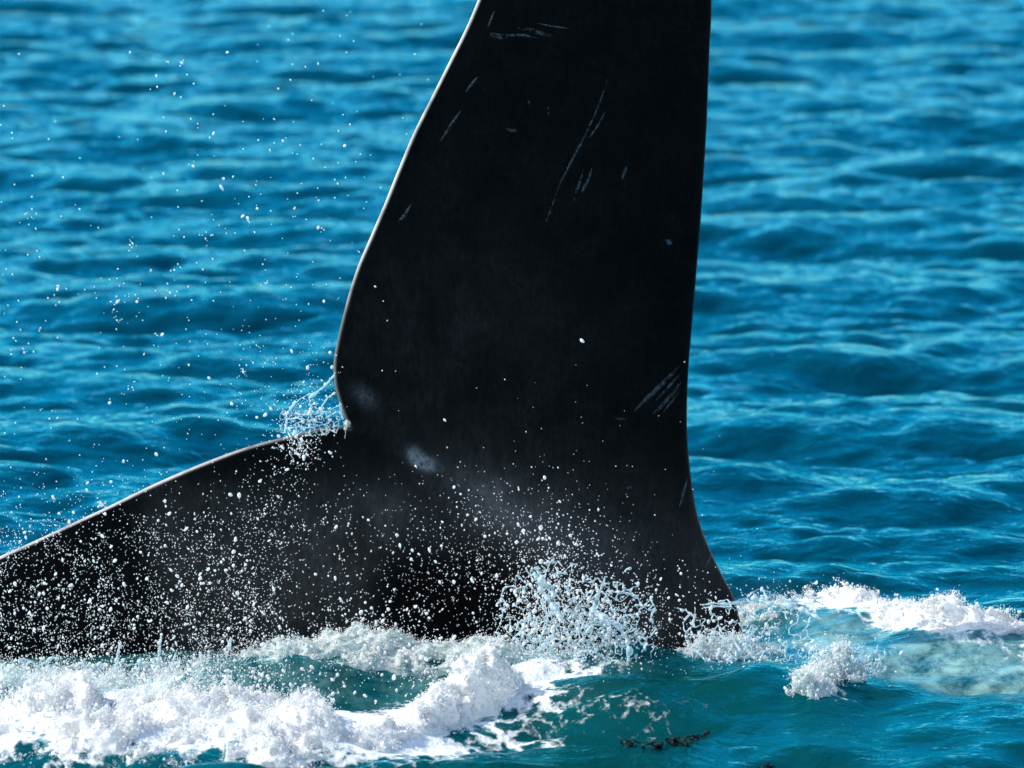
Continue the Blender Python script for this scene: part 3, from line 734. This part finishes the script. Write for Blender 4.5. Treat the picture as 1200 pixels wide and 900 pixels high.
# small lacy tip over the little crest
o = splash("splash", net_strands(lambda a, b: min(1, 0.9 * gi(a, b, 985, 775, 26, 13) + 0.5 * gi(a, b, 1015, 782, 18, 7)), (945, 755, 1040, 800), 5.0, 19, 0.9, 0.25), lambda a, b, k: -0.95 - 0.05 * np.sin(k * 1.1), 0.0028, 79, 1.2, rmin=0.0009)
tag(o, "lacy water tip thrown over the small crest right of the tail", "splash", None, "stuff")
# columns and spikes along the front of the left fluke
sp_ = []
r4 = np.random.default_rng(14)
for q, (bx, by, hh) in enumerate([(138, 790, 38), (183, 788, 44), (258, 792, 44), (235, 792, 28), (110, 795, 20), (205, 788, 22), (282, 790, 26), (160, 792, 20), (310, 778, 26), (345, 765, 22), (70, 798, 18), (60, 900, 62), (82, 895, 50), (12, 892, 50), (330, 800, 24), (268, 815, 34), (206, 832, 26), (338, 812, 20)]):
    tipx = bx + r4.normal(0, 5); sp_.append(([(bx + r4.normal(0, 2), by), ((bx + tipx) / 2 + r4.normal(0, 1.5), by - hh * 0.55), (tipx, by - hh)], r4.uniform(1.3, 2.4)))
    sp_.append(([(bx - 6, by + 2), (bx + r4.normal(0, 2), by - hh * 0.3)], 2.6))
sp_ += net_strands(lambda a, b: 0.8 * gi(a, b, 120, 790, 150, 12), (0, 772, 320, 806), 12, 25, 1.4, 0.4)
o = splash("splash", sp_, lambda a, b, k: -0.32 - 0.014 * np.clip(b - 790, 0, 200) + 0.03 * np.sin(k * 2.1), 0.0042, 83, 1.2, rmin=0.0032)
tag(o, "row of thin water spikes rising before the slanting fluke", "splash", None, "stuff")

# ------------------------------------------------------------------ spray
def cloud(nn, cx, cy, sx, sy, rot=0.0, y0=-0.9, y1=-0.12, r0=0.0012, pw=2.9, rmax=0.0062):
    a = rng.normal(0, sx, nn); b = rng.normal(0, sy, nn); c, s = math.cos(rot), math.sin(rot)
    px = cx + a * c - b * s; py = cy + a * s + b * c
    return pack(px, py, nn, y0, y1, r0, pw, rmax)
def pack(px, py, nn, y0, y1, r0, pw, rmax):
    yy = rng.uniform(y0, y1, nn); R = np.minimum(r0 * rng.random(nn) ** (-1 / pw), rmax)
    return np.stack([px, py, yy, R], 1)
def rect(nn, x0, x1, top_, bot, fall=1.0, **kw):
    px = rng.uniform(x0, x1, nn); py = bot - (bot - top_) * rng.random(nn) ** fall
    k = int(nn * 0.45); ctr = rng.integers(0, nn, max(nn // 22, 3)); sel = rng.integers(0, len(ctr), k); sg = rng.uniform(3, 13, len(ctr))
    px[:k] = px[ctr[sel]] + rng.normal(0, 1, k) * sg[sel]; py[:k] = py[ctr[sel]] + rng.normal(0, 1, k) * sg[sel] * 1.4
    d = dict(y0=-0.9, y1=-0.12, r0=0.0012, pw=2.9, rmax=0.0062); d.update(kw)
    return pack(px, py, nn, d['y0'], d['y1'], d['r0'], d['pw'], d['rmax'])
fluke = [rect(5600, -30, 330, 600, 795, 2.1), rect(1100, -30, 420, 560, 790, 1.2), cloud(260, 300, 640, 40, 50), cloud(160, 330, 565, 18, 40), cloud(120, 355, 525, 16, 16), cloud(260, 356, 488, 20, 13, r0=.0010, y0=-.12, y1=0.02), cloud(110, 348, 520, 9, 12, r0=.0015, y0=-.25, y1=-.1), cloud(70, 372, 463, 12, 9, r0=.0010, y0=-.1, y1=0.02), cloud(130, 270, 690, 60, 40, r0=.0015),
         cloud(500, 80, 740, 90, 30), cloud(450, 230, 730, 70, 35)]
mid = [cloud(1500, 668, 738, 44, 26, r0=.0010), cloud(600, 640, 700, 24, 24, r0=.0010), cloud(900, 858, 765, 42, 22, r0=.0010, y0=-.5, y1=-.1), cloud(600, 978, 783, 26, 14, r0=.0010, y0=-1.1, y1=-.8), cloud(800, 520, 675, 75, 45), cloud(350, 590, 640, 60, 35), cloud(750, 670, 690, 48, 36, r0=.0014), cloud(550, 690, 730, 50, 28, r0=.0015), cloud(220, 640, 660, 22, 30, r0=.0016), cloud(260, 740, 745, 34, 26, r0=.0014), cloud(90, 700, 560, 70, 70, r0=.0011), cloud(160, 560, 600, 70, 40, r0=.0011),
       cloud(300, 860, 755, 50, 30, r0=.0016, y0=-.6, y1=0), cloud(160, 975, 780, 30, 18, r0=.0016, y0=-1.1, y1=-.8), cloud(200, 900, 712, 40, 14, r0=.0014, y0=.3, y1=1.2), cloud(70, 820, 700, 30, 25, r0=.0014, y0=-.5, y1=-.3), cloud(160, 820, 790, 60, 20, r0=.0014, y0=-.8, y1=-.4), cloud(120, 430, 720, 40, 12, r0=.0016)]
left = [rect(170, -20, 400, 60, 640, 1.0, y0=-0.5, y1=0.5, r0=.0022, pw=3.4, rmax=.0058), rect(330, -20, 400, 250, 640, 1.5, y0=-0.5, y1=0.9, r0=.0014, pw=3.0, rmax=.0055), cloud(160, 340, 480, 60, 70, y0=-.3, y1=.4), cloud(110, 330, 320, 90, 130, y0=-.3, y1=.8), cloud(60, 390, 180, 60, 90, y0=-.3, y1=.6), cloud(60, 100, 330, 110, 110, y0=-.4, y1=1.0)]
foamy = [rect(1500, -30, 400, 780, 905, 0.8, y0=-1.9, y1=-0.9, r0=.0016), cloud(500, 540, 800, 60, 30, y0=-1.3, y1=-.6, r0=.0016), cloud(350, 650, 790, 50, 40, y0=-.9, y1=-.5, r0=.0016), cloud(350, 450, 760, 70, 22, y0=-.7, y1=-.3, r0=.0016), cloud(400, 270, 800, 90, 18, y0=-1.2, y1=-.6, r0=.0015)]
def finish(parts, clip=True):
    d = np.concatenate(parts); px, py, yy, R = d.T
    x_, z_ = on_depth(px, py, yy); P = np.stack([x_, yy, z_], 1)
    ok = P[:, 2] > sea_height(P[:, 0], P[:, 1]) - 0.005
    return P[ok], R[ok]
sets = {}
for nm, parts in (("fluke", fluke), ("mid", mid), ("left", left), ("foamy", foamy)):
    sets[nm] = finish(parts)
# the largest drops are objects of their own
allp = [(R[i], nm, i) for nm, (P, R) in sets.items() if nm != "foamy" for i in range(len(R))]
allp.sort(key=lambda t: -t[0]); top = allp[:290]
labels = {"fluke": ("round white water drop flying before the slanting black fluke", "spray drops before the slanting fluke"),
          "mid": ("round white water drop flying above the splash at the tail's middle", "spray drops above the middle splash"),
          "left": ("tiny white water drop flying before the open blue sea", "spray drops before the open sea")}
DM = []
for q in range(8):
    dm = bpy.data.meshes.new("water_drop"); rr_ = np.random.default_rng(200 + q)
    v = SP2_V.copy(); dr = rr_.normal(0, 1, (4, 3)); dr /= np.linalg.norm(dr, axis=1)[:, None]
    v *= (1 + 0.38 * ((v @ dr.T).clip(0) ** 3 * rr_.uniform(-1, 1, 4)).sum(1))[:, None]
    dm.from_pydata([tuple(a) for a in v], [], [tuple(int(i) for i in f) for f in SP2_F]); dm.materials.append(M_DROP)
    for p in dm.polygons: p.use_smooth = True
    DM.append(dm)
taken = {k: set() for k in sets}
for R_, nm, i in top:
    taken[nm].add(i); P = sets[nm][0][i]
    o = bpy.data.objects.new("water_drop", random.choice(DM)); COL.objects.link(o)
    o.location = P; o.scale = (R_ * random.uniform(.6, 1.0), R_ * random.uniform(.7, 1.0), R_ * random.uniform(0.9, 1.6)); o.rotation_euler = (random.uniform(-.6, .6), random.uniform(-1.1, 1.1), 0)
    tag(o, labels[nm][0], "water drop", labels[nm][1])
for nm, lab in (("fluke", "dense fine white spray flying before the slanting black fluke"), ("mid", "fine white spray bursting round the tail's middle and stock"),
                ("left", "sparse fine spray drifting over the blue sea beside the upright fluke"), ("foamy", "foam flecks leaping above the white crests")):
    P, R = sets[nm]; keep = np.array([i not in taken[nm] for i in range(len(R))])
    P, R = P[keep], R[keep]
    if nm == "foamy": P = np.concatenate([P] + [q[0] for q in FLECKS]); R = np.concatenate([R] + [q[1] for q in FLECKS])
    V, F = drops_mesh(P, R, rng.uniform(0.9, 1.9, len(R)))
    o = link("spray", V, F, M_DROP)
    tag(o, lab, "spray", None, "stuff")

# ------------------------------------------------------------------ scraps of dark weed afloat in the foreground
m, ns, ls = mat("dark_weed")
out = node(ns, 'ShaderNodeOutputMaterial'); p = node(ns, 'ShaderNodeBsdfPrincipled'); p.inputs['Roughness'].default_value = 0.6; p.inputs['Specular IOR Level'].default_value = 0.15
nz = noise(ns, ls, coords(ns, ls), 60.0, 3, 0.6)
ls.new(mixc(ns, ls, nz.outputs[0], (0.001, 0.004, 0.004), (0.004, 0.008, 0.006)), p.inputs['Base Color']); ls.new(p.outputs[0], out.inputs[0])
M_WEED = m
r6 = np.random.default_rng(41)
for px_, py_, w_, lab in ((738, 856, 12, "small dark weed scrap alone left of the weed cluster"), (765, 860, 16, "dark weed scrap between the small lone scrap and the big clump"), (792, 852, 26, "biggest dark clump of floating weed before the green swell"),
                          (822, 848, 16, "dark weed tuft joined on at the right of the biggest clump"), (898, 868, 12, "lone dark weed scrap drifting away from the weed cluster")):
    cx, cy = on_water(px_, py_, 0.05); VV = []; FF = []; nfr = max(4, int(w_ / 2.2))
    for k in range(nfr):                               # ragged flat fronds fanned round one point, lying on the water
        a = r6.uniform(0, 6.28); L = w_ * 0.0029 * r6.uniform(0.4, 0.8); wd = r6.uniform(0.005, 0.010); ss = np.linspace(0, 1, 7)
        ox, oy = r6.normal(0, w_ * 0.0009, 2)
        bx = cx + ox + L * ss * math.cos(a) + 0.006 * np.sin(ss * 7 + k); by = cy + oy + 1.8 * L * ss * math.sin(a) + 0.006 * np.cos(ss * 6 + k)
        ww = wd * (1 - 0.7 * ss) * (0.7 + 0.3 * np.sin(ss * 17 + k)); nx_, ny_ = -math.sin(a), math.cos(a); base = len(VV)
        for zz in (0.010, 0.0135):
            for sg in (-1, 1):
                for i in range(7):
                    qx_, qy_ = bx[i] + sg * nx_ * ww[i], by[i] + sg * ny_ * ww[i]
                    VV.append((qx_, qy_, float(sea_height(np.array([qx_]), np.array([qy_]))[0]) + zz + 0.010 * math.sin(3 * ss[i] + k)))
        for i in range(6):
            b_ = base
            FF += [(b_ + i, b_ + i + 1, b_ + 8 + i, b_ + 7 + i), (b_ + 14 + i, b_ + 21 + i, b_ + 22 + i, b_ + 15 + i), (b_ + i, b_ + 14 + i, b_ + 15 + i, b_ + i + 1), (b_ + 7 + i, b_ + 8 + i, b_ + 22 + i, b_ + 21 + i)]
    tag(link("seaweed_scrap", VV, FF, M_WEED), lab, "seaweed", "weed scraps afloat before the tail")
